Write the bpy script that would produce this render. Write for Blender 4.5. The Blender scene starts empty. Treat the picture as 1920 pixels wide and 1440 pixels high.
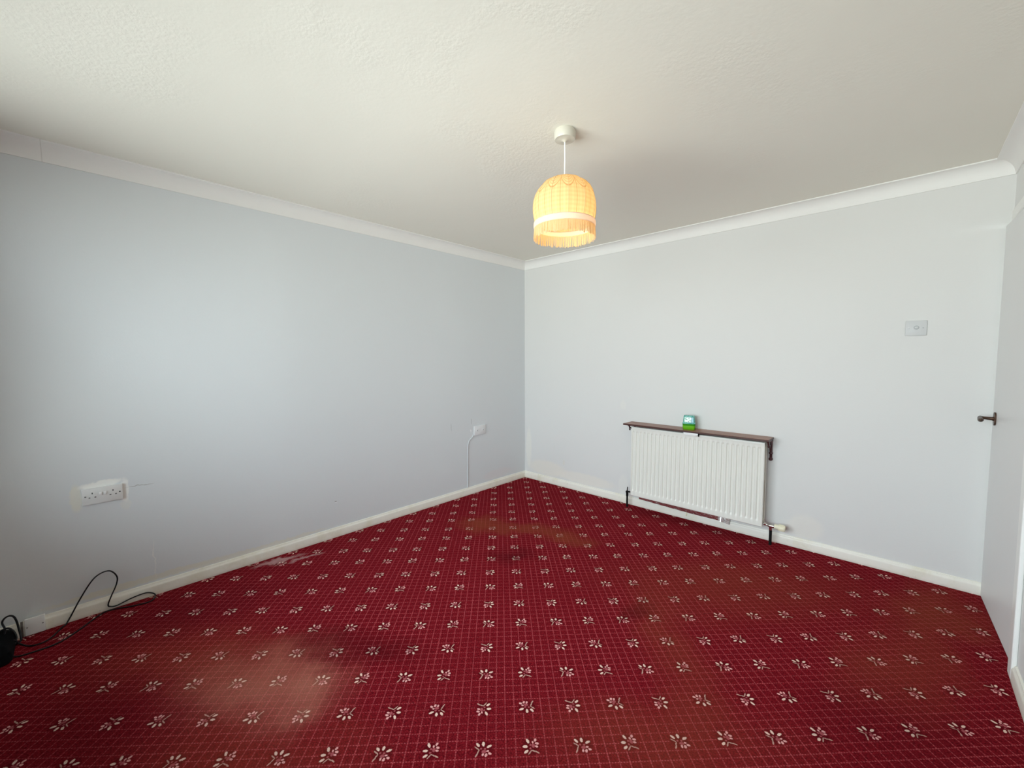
import bpy, bmesh, math, random
from mathutils import Vector, Matrix
random.seed(7)
PI = math.pi
S = bpy.context.scene
C = S.collection

# ------------------------------------------------------------------ camera
W_X, D_Y, CEIL = 3.52, -4.32, 2.419          # room: x 0..3.52, y 0..-4.32
cam_d = bpy.data.cameras.new('camera')
cam_d.sensor_width = 36.0
cam_d.lens = 777.14 / 1920 * 36.0
cam_d.clip_start = 0.02
cam = bpy.data.objects.new('camera', cam_d)
C.objects.link(cam)
def aim(o, yaw, pitch, roll, loc):
    fw = Vector((math.sin(yaw)*math.cos(pitch), math.cos(yaw)*math.cos(pitch), -math.sin(pitch)))
    r0 = Vector((math.cos(yaw), -math.sin(yaw), 0)); u0 = r0.cross(fw)
    r = r0*math.cos(roll) + u0*math.sin(roll); u = -r0*math.sin(roll) + u0*math.cos(roll)
    o.matrix_world = Matrix(((r.x, u.x, -fw.x, loc[0]), (r.y, u.y, -fw.y, loc[1]), (r.z, u.z, -fw.z, loc[2]), (0, 0, 0, 1)))
aim(cam, -0.75766, 0.06410, -0.00379, (3.1239, -3.5135, 1.370))
S.camera = cam

# ------------------------------------------------------------------ colour management
vs = S.view_settings
vs.view_transform = 'Standard'
vs.look = 'None'
vs.gamma = 1.0
vs.use_curve_mapping = False
vs.exposure = -0.17
S.cycles.max_bounces = 14
S.cycles.diffuse_bounces = 10
S.cycles.transmission_bounces = 8
S.cycles.transparent_max_bounces = 12
S.cycles.sample_clamp_indirect = 6.0
S.cycles.use_denoising = True
S.cycles.caustics_reflective = False
S.cycles.caustics_refractive = False

# ------------------------------------------------------------------ daylight: overcast sky above, bright ground below
SKY, GROUND = 13.8, 13.4
WX0, WX1, WZ0, WZ1 = 0.40, 3.05, 0.58, 2.24       # window opening
wd = bpy.data.worlds.new('daylight'); S.world = wd; wd.use_nodes = True
nt = wd.node_tree; nt.nodes.clear()
tc = nt.nodes.new('ShaderNodeTexCoord'); sx = nt.nodes.new('ShaderNodeSeparateXYZ')
rp = nt.nodes.new('ShaderNodeValToRGB'); bg = nt.nodes.new('ShaderNodeBackground'); wo = nt.nodes.new('ShaderNodeOutputWorld')
mr = nt.nodes.new('ShaderNodeMapRange'); mr.inputs[1].default_value = -1; mr.inputs[2].default_value = 1
nt.links.new(tc.outputs['Generated'], sx.inputs[0]); nt.links.new(sx.outputs[2], mr.inputs[0]); nt.links.new(mr.outputs[0], rp.inputs[0])
e = rp.color_ramp.elements
g = GROUND / SKY
e[0].position = 0.0; e[0].color = (0.91*g, 1.0*g, 0.98*g, 1)
e[1].position = 1.0; e[1].color = (0.74, 0.93, 1.08, 1)
m1 = e.new(0.47); m1.color = (0.91*g, 1.0*g, 0.98*g, 1)
m2 = e.new(0.53); m2.color = (0.84, 0.97, 1.03, 1)
bg.inputs[1].default_value = SKY
nt.links.new(rp.outputs[0], bg.inputs[0]); nt.links.new(bg.outputs[0], wo.inputs[0])
pl = bpy.data.lights.new('window_portal', 'AREA'); pl.shape = 'RECTANGLE'; pl.size = WX1-WX0; pl.size_y = WZ1-WZ0
pl.cycles.is_portal = True
po = bpy.data.objects.new('window_portal', pl); C.objects.link(po)
po.location = ((WX0+WX1)/2, D_Y-0.12, (WZ0+WZ1)/2); po.rotation_euler = (PI/2, 0, 0)   # shines into the room (+y)
LAMP_W = 1.7

# ------------------------------------------------------------------ node helpers
class NB:
    def __init__(s, name):
        s.m = bpy.data.materials.new(name); s.m.use_nodes = True
        s.t = s.m.node_tree; s.t.nodes.clear()
        s.out = s.t.nodes.new('ShaderNodeOutputMaterial')
    def n(s, t, **kw):
        x = s.t.nodes.new(t)
        for k, v in kw.items(): setattr(x, k, v)
        return x
    def put(s, sock, v):
        if isinstance(v, bpy.types.NodeSocket): s.t.links.new(v, sock)
        elif v is not None: sock.default_value = v
    def m_(s, op, a, b=None, c=None, clamp=False):
        x = s.n('ShaderNodeMath', operation=op, use_clamp=clamp)
        for i, v in enumerate((a, b, c)): s.put(x.inputs[i], v)
        return x.outputs[0]
    def vm(s, op, a, b=None):
        x = s.n('ShaderNodeVectorMath', operation=op); s.put(x.inputs[0], a)
        if b is not None: s.put(x.inputs[1], b)
        return x.outputs['Value' if op in ('LENGTH', 'DOT_PRODUCT', 'DISTANCE') else 'Vector']
    def sep(s, v):
        x = s.n('ShaderNodeSeparateXYZ'); s.put(x.inputs[0], v); return x.outputs
    def comb(s, a, b, c=0.0):
        x = s.n('ShaderNodeCombineXYZ')
        for i, v in enumerate((a, b, c)): s.put(x.inputs[i], v)
        return x.outputs[0]
    def coord(s, k='Object'): return s.n('ShaderNodeTexCoord').outputs[k]
    def noise(s, v, scale, detail=2.0, rough=0.5, dist=0.0):
        x = s.n('ShaderNodeTexNoise'); s.put(x.inputs['Vector'], v)
        x.inputs['Scale'].default_value = scale; x.inputs['Detail'].default_value = detail
        x.inputs['Roughness'].default_value = rough; x.inputs['Distortion'].default_value = dist
        return x.outputs[0]
    def mix(s, f, a, b, mode='MIX'):
        x = s.n('ShaderNodeMix', data_type='RGBA', blend_type=mode); x.clamp_factor = True
        s.put(x.inputs[0], f); s.put(x.inputs[6], rgb(a)); s.put(x.inputs[7], rgb(b))
        return x.outputs[2]
    def step(s, v, a, b):          # smooth map of v from a..b to 0..1
        x = s.n('ShaderNodeMapRange', interpolation_type='SMOOTHSTEP'); s.put(x.inputs[0], v)
        x.inputs[1].default_value = a; x.inputs[2].default_value = b
        return x.outputs[0]
    def mapping(s, v, loc, rot=0.0, scale=(1, 1, 1), axis=2):
        x = s.n('ShaderNodeMapping', vector_type='TEXTURE'); s.put(x.inputs[0], v)
        x.inputs[1].default_value = loc
        r = [0, 0, 0]; r[axis] = rot; x.inputs[2].default_value = r
        x.inputs[3].default_value = scale
        return x.outputs[0]
    def ell(s, v, loc, rot, scale, axis=2, soft=(1.0, 0.7)):   # 1 inside an ellipse/ellipsoid
        return s.step(s.vm('LENGTH', s.mapping(v, loc, rot, scale, axis)), *soft)
    def bump(s, h, strength, dist):
        x = s.n('ShaderNodeBump'); s.put(x.inputs['Height'], h)
        x.inputs['Strength'].default_value = strength; x.inputs['Distance'].default_value = dist
        return x.outputs[0]
    def bsdf(s, col, rough=0.5, metal=0.0, normal=None, spec=0.5, **kw):
        x = s.n('ShaderNodeBsdfPrincipled')
        s.put(x.inputs['Base Color'], rgb(col)); s.put(x.inputs['Roughness'], rough); s.put(x.inputs['Metallic'], metal)
        s.put(x.inputs['Specular IOR Level'], spec)
        if normal is not None: s.put(x.inputs['Normal'], normal)
        for k, v in kw.items(): s.put(x.inputs[k], v)
        return x.outputs[0]
    def end(s, sh):
        s.t.links.new(sh, s.out.inputs[0]); return s.m
def rgb(c):
    return (*c, 1.0) if isinstance(c, tuple) and len(c) == 3 else c
def simple(name, col, rough=0.5, metal=0.0, var=0.06, scale=25.0, bump=0.0, spec=0.5):
    b = NB(name); v = b.coord()
    f = b.noise(v, scale, 3)
    c = b.mix(f, tuple(x*(1-var) for x in col), tuple(min(1, x*(1+var)) for x in col))
    nrm = b.bump(b.noise(v, scale*6, 2), bump, 0.001) if bump else None
    return b.end(b.bsdf(c, rough, metal, nrm, spec))

# ------------------------------------------------------------------ materials
def wall_mat(name, col, marks):
    b = NB(name); v = b.coord()
    c = b.mix(b.noise(v, 1.3, 4), tuple(x*0.975 for x in col), tuple(x*1.015 for x in col))
    wob = b.vm('ADD', v, b.vm('SCALE', b.vm('SUBTRACT', b.n('ShaderNodeTexNoise').outputs[1], (0.5, 0.5, 0.5))))
    nz = b.n('ShaderNodeTexNoise'); b.put(nz.inputs['Vector'], v); nz.inputs['Scale'].default_value = 28; nz.inputs['Detail'].default_value = 3
    sc = b.n('ShaderNodeVectorMath', operation='SCALE'); b.put(sc.inputs[0], b.vm('SUBTRACT', nz.outputs[1], (0.5, 0.5, 0.5))); sc.inputs['Scale'].default_value = 0.03
    wob = b.vm('ADD', v, sc.outputs[0])
    for loc, size, mc, fac, rot in marks:
        e = b.ell(wob, loc, rot, size, axis=0 if size[0] >= 0.5 else 1, soft=(1.05, 0.6))
        c = b.mix(b.m_('MULTIPLY', e, fac), c, mc)
    h = b.m_('ADD', b.noise(v, 90, 3, 0.6), b.m_('MULTIPLY', b.noise(v, 9, 2), 1.2))
    return b.end(b.bsdf(c, 0.62, 0, b.bump(h, 0.10, 0.004), 0.3))
CREAM = (0.77, 0.76, 0.68)
M_left = wall_mat('left wall paint', (0.69, 0.72, 0.735), [
    # location, half-size, colour, strength, rotation
    ((0, -3.538, 0.640), (0.9, 0.030, 0.085), CREAM, 0.85, 0.0),
    ((0, -3.445, 0.695), (0.9, 0.095, 0.022), (0.90, 0.90, 0.86), 0.9, 0.06),
    ((0, -3.350, 0.640), (0.9, 0.020, 0.075), (0.88, 0.88, 0.85), 0.8, 0.0),
    ((0, -3.350, 0.560), (0.9, 0.030, 0.035), CREAM, 0.35, 0.0),
    ((0, -3.285, 0.652), (0.9, 0.070, 0.0035), (0.40, 0.40, 0.38), 0.8, -0.02),
    ((0, -2.185, 0.274), (0.9, 0.010, 0.006), (0.30, 0.30, 0.29), 0.9, 0.2),
    ((0, -2.182, 0.268), (0.9, 0.010, 0.004), (0.92, 0.92, 0.92), 0.9, 0.2),
    ((0, -3.245, 0.200), (0.9, 0.0035, 0.130), (0.80, 0.81, 0.79), 0.8, 0.0),
    ((0, -1.060, 0.700), (0.9, 0.006, 0.045), (0.52, 0.54, 0.53), 0.6, 0.0),
    ((0, -0.807, 0.730), (0.9, 0.006, 0.030), (0.45, 0.46, 0.46), 0.6, 0.0),
    ((0, -0.815, 0.640), (0.9, 0.010, 0.020), (0.88, 0.89, 0.89), 0.8, 0.0),
    ((0, -0.45, 0.13), (0.9, 0.25, 0.06), (0.74, 0.70, 0.70), 0.5, 0.0),
    ((0, -2.70, 0.085), (0.9, 0.5, 0.020), (0.74, 0.71, 0.60), 0.6, 0.0),
    ((0, -3.3, 0.10), (0.9, 0.45, 0.020), (0.74, 0.71, 0.58), 0.6, 0.0),
])
M_back = wall_mat('back wall paint', (0.705, 0.703, 0.685), [
    ((0.32, 0, 0.155), (0.30, 0.9, 0.10), (0.78, 0.74, 0.66), 0.65, 0.0),
    ((0.06, 0, 0.35), (0.05, 0.9, 0.25), (0.80, 0.78, 0.71), 0.6, 0.0),
    ((0.80, 0, 0.13), (0.40, 0.9, 0.07), (0.80, 0.76, 0.68), 0.6, 0.0),
    ((0.42, 0, 0.42), (0.012, 0.9, 0.06), (0.68, 0.68, 0.65), 0.6, 0.0),
    ((0.55, 0, 0.26), (0.015, 0.9, 0.04), (0.70, 0.67, 0.60), 0.6, 0.0),
    ((1.24, 0, 0.16), (0.06, 0.9, 0.12), (0.82, 0.81, 0.74), 0.3, 0.0),
    ((2.66, 0, 0.16), (0.12, 0.9, 0.10), (0.80, 0.77, 0.70), 0.5, 0.0),
    ((1.23, 0, 0.92), (0.035, 0.9, 0.05), (0.78, 0.76, 0.70), 0.3, 0.0),
])
M_right = wall_mat('right wall paint', (0.78, 0.785, 0.77), [])
def ceiling_mat():
    b = NB('ceiling paint'); v = b.coord()
    c = b.mix(b.noise(v, 1.1, 4, 0.6), (0.795, 0.775, 0.70), (0.825, 0.81, 0.735))
    c = b.mix(b.ell(v, (1.990, -1.835, 0), 0.6, (0.012, 0.022, 0.5)), c, (0.12, 0.10, 0.09))
    rough_area = b.step(b.noise(v, 1.9, 3), 0.50, 0.66)
    st = b.noise(v, 60, 4, 0.65)
    h = b.m_('ADD', b.m_('MULTIPLY', st, b.m_('ADD', b.m_('MULTIPLY', rough_area, 1.6), 0.5)), b.m_('MULTIPLY', b.noise(v, 5, 3), 2.0))
    return b.end(b.bsdf(c, 0.8, 0, b.bump(h, 0.15, 0.006), 0.2))
M_ceil = ceiling_mat()
def trim_mat():
    b = NB('cornice paint'); v = b.coord(); Y = b.sep(v)[1]
    c = b.mix(b.noise(v, 6, 3), (0.815, 0.81, 0.785), (0.84, 0.835, 0.81))
    joint = b.step(b.m_('ABSOLUTE', b.m_('ADD', Y, 3.57)), 0.0022, 0.0008)      # filled joint between two lengths
    c = b.mix(b.m_('MULTIPLY', joint, 0.4), c, (0.5, 0.48, 0.44))
    return b.end(b.bsdf(c, 0.6, 0, b.bump(b.noise(v, 36, 2), 0.1, 0.001), 0.3))
M_trim = trim_mat()
def base_mat():
    b = NB('skirting gloss'); v = b.coord()
    f = b.step(b.noise(v, 7, 5, 0.7), 0.45, 0.75)
    c = b.mix(f, (0.82, 0.79, 0.71), (0.74, 0.70, 0.57))
    z = b.sep(v)[2]
    grime = b.m_('MULTIPLY', b.step(z, 0.020, 0.0), b.noise(v, 40, 3))
    c = b.mix(b.m_('MULTIPLY', grime, 0.5), c, (0.38, 0.27, 0.22))
    c = b.mix(b.m_('MULTIPLY', b.step(b.noise(v, 55, 2), 0.72, 0.78), 0.6), c, (0.35, 0.31, 0.27))
    X, Y, _ = b.sep(v)
    gap = b.m_('MULTIPLY', b.step(b.m_('ABSOLUTE', b.m_('ADD', Y, 3.752)), 0.006, 0.003), b.m_('LESS_THAN', X, 0.1))   # dirty open joint beside the box
    c = b.mix(b.m_('MULTIPLY', gap, 0.9), c, (0.05, 0.03, 0.02))
    return b.end(b.bsdf(c, 0.38, 0, b.bump(b.noise(v, 45, 3), 0.15, 0.003), 0.45))
M_base = base_mat()
M_door = simple('door paint', (0.76, 0.765, 0.755), 0.42, 0, 0.02, 3, 0.08, 0.4)
M_arch = simple('architrave gloss paint', (0.86, 0.86, 0.83), 0.35, 0, 0.03, 6, 0.05, 0.5)
M_rad = simple('radiator cream enamel', (0.765, 0.76, 0.70), 0.36, 0, 0.012, 5, 0.0, 0.5)
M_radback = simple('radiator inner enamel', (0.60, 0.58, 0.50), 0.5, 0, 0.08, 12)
M_plastic = simple('white plastic', (0.83, 0.83, 0.82), 0.30, 0, 0.02, 20)
M_plastic_old = simple('aged white plastic', (0.76, 0.765, 0.77), 0.28, 0, 0.03, 20)
M_socket = simple('socket plate plastic', (0.73, 0.73, 0.715), 0.4, 0, 0.02, 20, 0, 0.3)
M_switch = simple('grey-white switch plastic', (0.60, 0.61, 0.61), 0.42, 0, 0.03, 20, 0, 0.3)
M_collar = simple('grey toggle collar', (0.36, 0.37, 0.37), 0.4, 0.2, 0.05, 40)
M_rose = simple('ceiling rose plastic', (0.60, 0.57, 0.49), 0.35, 0, 0.03, 20)
M_creamp = simple('cream plastic', (0.80, 0.76, 0.58), 0.4, 0, 0.06, 30)
M_hole = simple('dark hole', (0.03, 0.03, 0.03), 0.7)
M_screw = simple('grey screw metal', (0.30, 0.30, 0.30), 0.4, 0.7)
M_chrome = simple('chrome', (0.75, 0.74, 0.72), 0.18, 1.0, 0.1, 60)
M_pipe = simple('blackened pipe', (0.006, 0.0055, 0.005), 0.7, 0.0, 0.3, 40, 0, 0.15)
M_bracket = simple('dark red bracket', (0.055, 0.010, 0.012), 0.35, 0.3, 0.2, 60)
M_brass = simple('bronzed brass', (0.085, 0.048, 0.033), 0.34, 0.8, 0.35, 90)
M_black = simple('black rubber', (0.003, 0.004, 0.006), 0.4, 0, 0.2, 40, 0, 0.3)
M_blackbox = simple('black plastic', (0.0020, 0.0022, 0.003), 0.75, 0, 0.2, 40, 0, 0.08)
M_hinge = simple('tarnished hinge metal', (0.25, 0.22, 0.18), 0.4, 0.8, 0.3, 60)
def wood_mat():
    b = NB('varnished brown wood'); v = b.coord()
    s1 = b.mapping(v, (0, 0, 0), 0, (6.0, 0.20, 0.25))
    f = b.noise(s1, 14, 5, 0.65, 0.6)
    c = b.mix(b.step(f, 0.32, 0.68), (0.17, 0.060, 0.034), (0.34, 0.150, 0.090))
    return b.end(b.bsdf(c, 0.34, 0, b.bump(f, 0.08, 0.001), 0.35))
M_wood = wood_mat()
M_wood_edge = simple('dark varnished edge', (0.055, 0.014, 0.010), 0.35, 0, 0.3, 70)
def foil_mat():
    b = NB('crumpled foil'); v = b.coord()
    return b.end(b.bsdf((0.80, 0.78, 0.78), 0.16, 1.0, b.bump(b.noise(v, 60, 3, 0.6), 0.5, 0.004)))
M_foil = foil_mat()

def carpet_mat():
    b = NB('red flower carpet'); P = b.coord()
    X, Y, _ = b.sep(P)
    O = (2.2243, -2.4725); a = (0.1223, 0.1254); d = (-0.1218, 0.1214)
    det = a[0]*d[1] - a[1]*d[0]
    # slight waviness of the weave
    wn = b.noise(P, 1.1, 1)
    px = b.m_('ADD', b.m_('SUBTRACT', X, O[0]), b.m_('MULTIPLY', b.m_('SUBTRACT', wn, 0.5), 0.010))
    py = b.m_('SUBTRACT', Y, O[1])
    u = b.m_('ADD', b.m_('MULTIPLY', px, d[1]/det), b.m_('MULTIPLY', py, -d[0]/det))
    v = b.m_('ADD', b.m_('MULTIPLY', px, -a[1]/det), b.m_('MULTIPLY', py, a[0]/det))
    iu = b.m_('ROUND', u); iv = b.m_('ROUND', v)
    # parity: p = 1 on even columns, q = 1 on odd rows
    ou = b.m_('MULTIPLY', b.m_('FRACT', b.m_('MULTIPLY', b.m_('ADD', iu, 100.25), 0.5)), 1.0)
    odd_u = b.m_('GREATER_THAN', ou, 0.5)
    odd_v = b.m_('GREATER_THAN', b.m_('FRACT', b.m_('MULTIPLY', b.m_('ADD', iv, 100.25), 0.5)), 0.5)
    p = b.m_('SUBTRACT', 1.0, odd_u); q = odd_v
    fu = b.m_('SUBTRACT', b.m_('SUBTRACT', u, iu), b.m_('MULTIPLY', odd_u, 0.030))
    fv = b.m_('SUBTRACT', b.m_('SUBTRACT', v, iv), b.m_('MULTIPLY', odd_v, -0.022))
    cs = b.m_('SUBTRACT', b.m_('SUBTRACT', 1.0, p), q); sn = b.m_('SUBTRACT', p, q)
    # rotate by -theta
    lx = b.m_('ADD', b.m_('MULTIPLY', fu, cs), b.m_('MULTIPLY', fv, sn))
    ly = b.m_('SUBTRACT', b.m_('MULTIPLY', fv, cs), b.m_('MULTIPLY', fu, sn))
    L = b.comb(lx, ly)
    jn = b.n('ShaderNodeTexNoise'); b.put(jn.inputs['Vector'], P); jn.inputs['Scale'].default_value = 260; jn.inputs['Detail'].default_value = 1
    sc = b.n('ShaderNodeVectorMath', operation='SCALE'); b.put(sc.inputs[0], b.vm('SUBTRACT', jn.outputs[1], (0.5, 0.5, 0.5))); sc.inputs['Scale'].default_value = 0.022
    Lw = b.vm('ADD', L, sc.outputs[0])
    def union(items):
        r = None
        for (cx, cy, rot, rx, ry) in items:
            e = b.vm('LENGTH', b.mapping(Lw, (cx, cy, 0), rot, (rx*1.10, ry*1.12, 1000)))
            r = e if r is None else b.m_('MINIMUM', r, e)
        return b.step(r, 1.1, 0.8)
    petals = union([(0.135, 0.055, 0.42, 0.052, 0.025), (0.015, 0.110, 1.57, 0.048, 0.027), (-0.095, 0.095, 2.2, 0.048, 0.025)])
    stem = union([(-0.110, 0.020, 2.5, 0.060, 0.012), (-0.085, -0.055, 1.1, 0.045, 0.012), (-0.115, -0.125, 1.0, 0.045, 0.014)])
    buds = union([(0.150, -0.100, -0.5, 0.034, 0.024), (0.075, -0.130, 1.3, 0.036, 0.024), (0.010, -0.120, 1.3, 0.032, 0.020), (0.105, -0.045, 0, 0.026, 0.018)])
    heart = union([(0.030, -0.055, 0, 0.045, 0.032), (0.050, 0.005, 0, 0.024, 0.020), (-0.030, 0.010, 0, 0.020, 0.020)])
    # check lines of stitches, five to a flower, left out around each flower
    nr = b.vm('LENGTH', b.comb(b.m_('MULTIPLY', fu, 1.0), fv))
    clear = b.step(nr, 0.17, 0.23)
    def line(coord, phase, w):
        t = b.m_('FRACT', b.m_('ADD', b.m_('MULTIPLY', coord, 5.0), phase))
        return b.step(b.m_('ABSOLUTE', b.m_('SUBTRACT', t, 0.5)), w, w*0.35)
    dots_u = b.m_('ADD', b.m_('MULTIPLY', b.m_('SINE', b.m_('MULTIPLY', u, 2*PI*17.5)), 0.5), 0.5)
    dots_v = b.m_('ADD', b.m_('MULTIPLY', b.m_('SINE', b.m_('MULTIPLY', v, 2*PI*17.5)), 0.5), 0.5)
    vert = b.m_('MULTIPLY', line(u, 0.0, 0.080), b.m_('ADD', b.m_('MULTIPLY', dots_v, 0.70), 0.30))
    horz = b.m_('MULTIPLY', line(v, 0.5, 0.080), b.m_('ADD', b.m_('MULTIPLY', dots_u, 0.95), 0.05))
    wear = b.step(b.noise(P, 2.6, 4, 0.6), 0.30, 0.68)
    lines = b.m_('MULTIPLY', b.m_('MAXIMUM', vert, horz), clear)
    lines = b.m_('MULTIPLY', lines, b.m_('ADD', b.m_('MULTIPLY', wear, 0.35), 0.42))
    lines = b.m_('MULTIPLY', lines, b.m_('ADD', b.m_('MULTIPLY', b.step(b.noise(P, 60, 2), 0.3, 0.6), 0.6), 0.55))
    pile = b.noise(P, 150, 4, 0.8)
    pile2 = b.noise(P, 120, 2, 0.6)
    col = b.mix(b.step(pile, 0.28, 0.72), (0.055, 0.0030, 0.0055), (0.290, 0.0150, 0.0230))
    col = b.mix(b.m_('MULTIPLY', b.step(pile2, 0.45, 0.70), 0.45), col, (0.060, 0.002, 0.006))
    halo = b.step(b.vm('LENGTH', b.mapping(Lw, (0.02, 0.0, 0), 0.0, (0.20, 0.17, 1000))), 1.15, 0.75)
    col = b.mix(b.m_('MULTIPLY', halo, 0.55), col, (0.070, 0.004, 0.007))
    col = b.mix(lines, col, (0.56, 0.105, 0.120))
    vis = b.m_('ADD', b.m_('MULTIPLY', b.step(pile, 0.25, 0.6), 0.35), 0.65)
    col = b.mix(b.m_('MULTIPLY', heart, 0.55), col, (0.58, 0.15, 0.17))
    col = b.mix(b.m_('MULTIPLY', stem, b.m_('MULTIPLY', vis, 0.8)), col, (0.66, 0.40, 0.33))
    col = b.mix(b.m_('MULTIPLY', buds, vis), col, (0.86, 0.42, 0.40))
    col = b.mix(b.m_('MULTIPLY', petals, vis), col, (0.88, 0.60, 0.50))
    # wear and stains, plus broad dark patches that paint in light falloff
    sn_ = b.n('ShaderNodeTexNoise'); b.put(sn_.inputs['Vector'], P); sn_.inputs['Scale'].default_value = 3.2; sn_.inputs['Detail'].default_value = 5; sn_.inputs['Roughness'].default_value = 0.65
    ss = b.n('ShaderNodeVectorMath', operation='SCALE'); b.put(ss.inputs[0], b.vm('SUBTRACT', sn_.outputs[1], (0.5, 0.5, 0.5))); ss.inputs['Scale'].default_value = 0.42
    Q = b.vm('ADD', P, ss.outputs[0])
    for (x, y, rot, rx, ry, mc, fac, soft) in STAINS_AND_FALLOFF:
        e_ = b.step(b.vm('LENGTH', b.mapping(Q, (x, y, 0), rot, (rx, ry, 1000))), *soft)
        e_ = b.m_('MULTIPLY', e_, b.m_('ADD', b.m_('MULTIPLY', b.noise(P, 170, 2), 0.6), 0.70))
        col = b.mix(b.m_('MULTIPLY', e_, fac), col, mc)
    h = b.m_('ADD', pile, b.m_('MULTIPLY', b.m_('MAXIMUM', petals, buds), 0.3))
    return b.end(b.bsdf(col, 0.95, 0, b.bump(h, 0.55, 0.004), 0.0))
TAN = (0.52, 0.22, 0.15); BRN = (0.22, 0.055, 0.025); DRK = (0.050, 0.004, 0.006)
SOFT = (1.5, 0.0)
STAINS_AND_FALLOFF = [
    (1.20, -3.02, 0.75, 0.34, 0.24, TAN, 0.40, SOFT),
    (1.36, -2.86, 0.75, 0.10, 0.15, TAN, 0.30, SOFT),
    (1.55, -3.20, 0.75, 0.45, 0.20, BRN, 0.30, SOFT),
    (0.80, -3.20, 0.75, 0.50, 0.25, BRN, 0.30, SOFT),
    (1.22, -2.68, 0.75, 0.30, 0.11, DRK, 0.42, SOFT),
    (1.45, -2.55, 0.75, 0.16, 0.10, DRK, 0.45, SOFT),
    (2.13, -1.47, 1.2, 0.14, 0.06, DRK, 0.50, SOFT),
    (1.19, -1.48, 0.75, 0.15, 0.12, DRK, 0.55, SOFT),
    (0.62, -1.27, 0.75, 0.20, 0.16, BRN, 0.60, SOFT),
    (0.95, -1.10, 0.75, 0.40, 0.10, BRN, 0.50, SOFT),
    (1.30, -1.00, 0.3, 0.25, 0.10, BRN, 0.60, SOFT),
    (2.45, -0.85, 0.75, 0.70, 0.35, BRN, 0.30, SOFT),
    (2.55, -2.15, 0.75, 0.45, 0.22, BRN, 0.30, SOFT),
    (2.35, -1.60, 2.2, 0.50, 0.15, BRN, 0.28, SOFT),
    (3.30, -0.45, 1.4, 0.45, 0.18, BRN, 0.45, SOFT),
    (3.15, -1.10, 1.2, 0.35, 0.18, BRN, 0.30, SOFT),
    (0.95, -3.62, 0.6, 0.50, 0.30, DRK, 0.40, SOFT),  # broad soiling that also paints in the shade at lower left
    (0.35, -3.20, 1.2, 0.50, 0.22, DRK, 0.30, SOFT),  # soiling plus painted light falloff towards the left wall
    (3.15, -1.55, 0.9, 0.40, 0.25, DRK, 0.30, SOFT),  # soiling with light falloff painted in on the right side
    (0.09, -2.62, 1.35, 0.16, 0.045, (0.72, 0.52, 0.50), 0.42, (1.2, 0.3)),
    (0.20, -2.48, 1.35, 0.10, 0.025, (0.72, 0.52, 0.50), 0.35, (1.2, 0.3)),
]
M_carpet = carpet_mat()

def shade_mat():
    b = NB('cream lampshade fabric'); v = b.coord()
    X, Y, Z = b.sep(v)
    ang = b.m_('ARCTAN2', Y, X)
    t = b.m_('FRACT', b.m_('ADD', b.m_('MULTIPLY', ang, 12/(2*PI)), 12.5 - 12*SH0/(2*PI)))
    tt = b.m_('SUBTRACT', t, 0.5)                 # -.5 .. .5 across one panel
    # z down from the crown (shade object origin at the rim, crown at +.203)
    par = b.m_('SUBTRACT', Z, b.m_('ADD', b.m_('MULTIPLY', b.m_('MULTIPLY', tt, tt), 0.19), 0.117))
    swag = b.step(par, 0.0, 0.006)
    folds = b.m_('MULTIPLY', b.m_('ADD', b.m_('MULTIPLY', b.m_('SINE', b.m_('MULTIPLY', par, 430)), 0.5), 0.5), swag)
    edge = b.m_('MULTIPLY', b.step(par, -0.003, 0.0), b.step(par, 0.006, 0.002))
    d1 = b.m_('SINE', b.m_('ADD', b.m_('MULTIPLY', tt, 2*PI*2), b.m_('MULTIPLY', Z, 170)))
    d2 = b.m_('SINE', b.m_('SUBTRACT', b.m_('MULTIPLY', tt, 2*PI*2), b.m_('MULTIPLY', Z, 170)))
    dia = b.m_('ADD', b.m_('MULTIPLY', b.m_('MULTIPLY', d1, d2), 0.5), 0.5)
    body = b.m_('MULTIPLY', dia, b.m_('SUBTRACT', 1.0, swag))
    dens = b.m_('ADD', b.m_('MULTIPLY', folds, 0.55), b.m_('MULTIPLY', body, 0.40))
    dens = b.m_('ADD', dens, b.m_('MULTIPLY', edge, 0.8))
    dens = b.m_('ADD', dens, b.m_('MULTIPLY', b.step(b.m_('ABSOLUTE', tt), 0.468, 0.49), 0.9), clamp=True)
    col = b.mix(dens, (0.74, 0.60, 0.34), (0.52, 0.32, 0.14))
    tr = b.n('ShaderNodeBsdfTranslucent'); b.put(tr.inputs[0], col)
    df = b.n('ShaderNodeBsdfDiffuse'); b.put(df.inputs[0], b.mix(dens, (0.72, 0.62, 0.40), (0.52, 0.36, 0.20)))
    mx = b.n('ShaderNodeMixShader'); mx.inputs[0].default_value = 0.55
    b.t.links.new(df.outputs[0], mx.inputs[1]); b.t.links.new(tr.outputs[0], mx.inputs[2])
    return b.end(mx.outputs[0])
SH0 = math.radians(-46.6)                        # panel phase
M_shade = shade_mat()
def cloth_mat(name, c1, c2, amt=0.5):
    b = NB(name); v = b.coord()
    f = b.noise(v, 220, 2)
    tr = b.n('ShaderNodeBsdfTranslucent'); b.put(tr.inputs[0], b.mix(f, c1, c2))
    df = b.n('ShaderNodeBsdfDiffuse'); b.put(df.inputs[0], b.mix(f, c1, c2))
    mx = b.n('ShaderNodeMixShader'); mx.inputs[0].default_value = amt
    b.t.links.new(df.outputs[0], mx.inputs[1]); b.t.links.new(tr.outputs[0], mx.inputs[2])
    return b.end(mx.outputs[0])
M_band = cloth_mat('pale pink braid', (0.76, 0.60, 0.52), (0.84, 0.70, 0.60), 0.30)
M_fringe = cloth_mat('cream fringe', (0.90, 0.76, 0.52), (0.80, 0.62, 0.38), 0.55)
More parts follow.
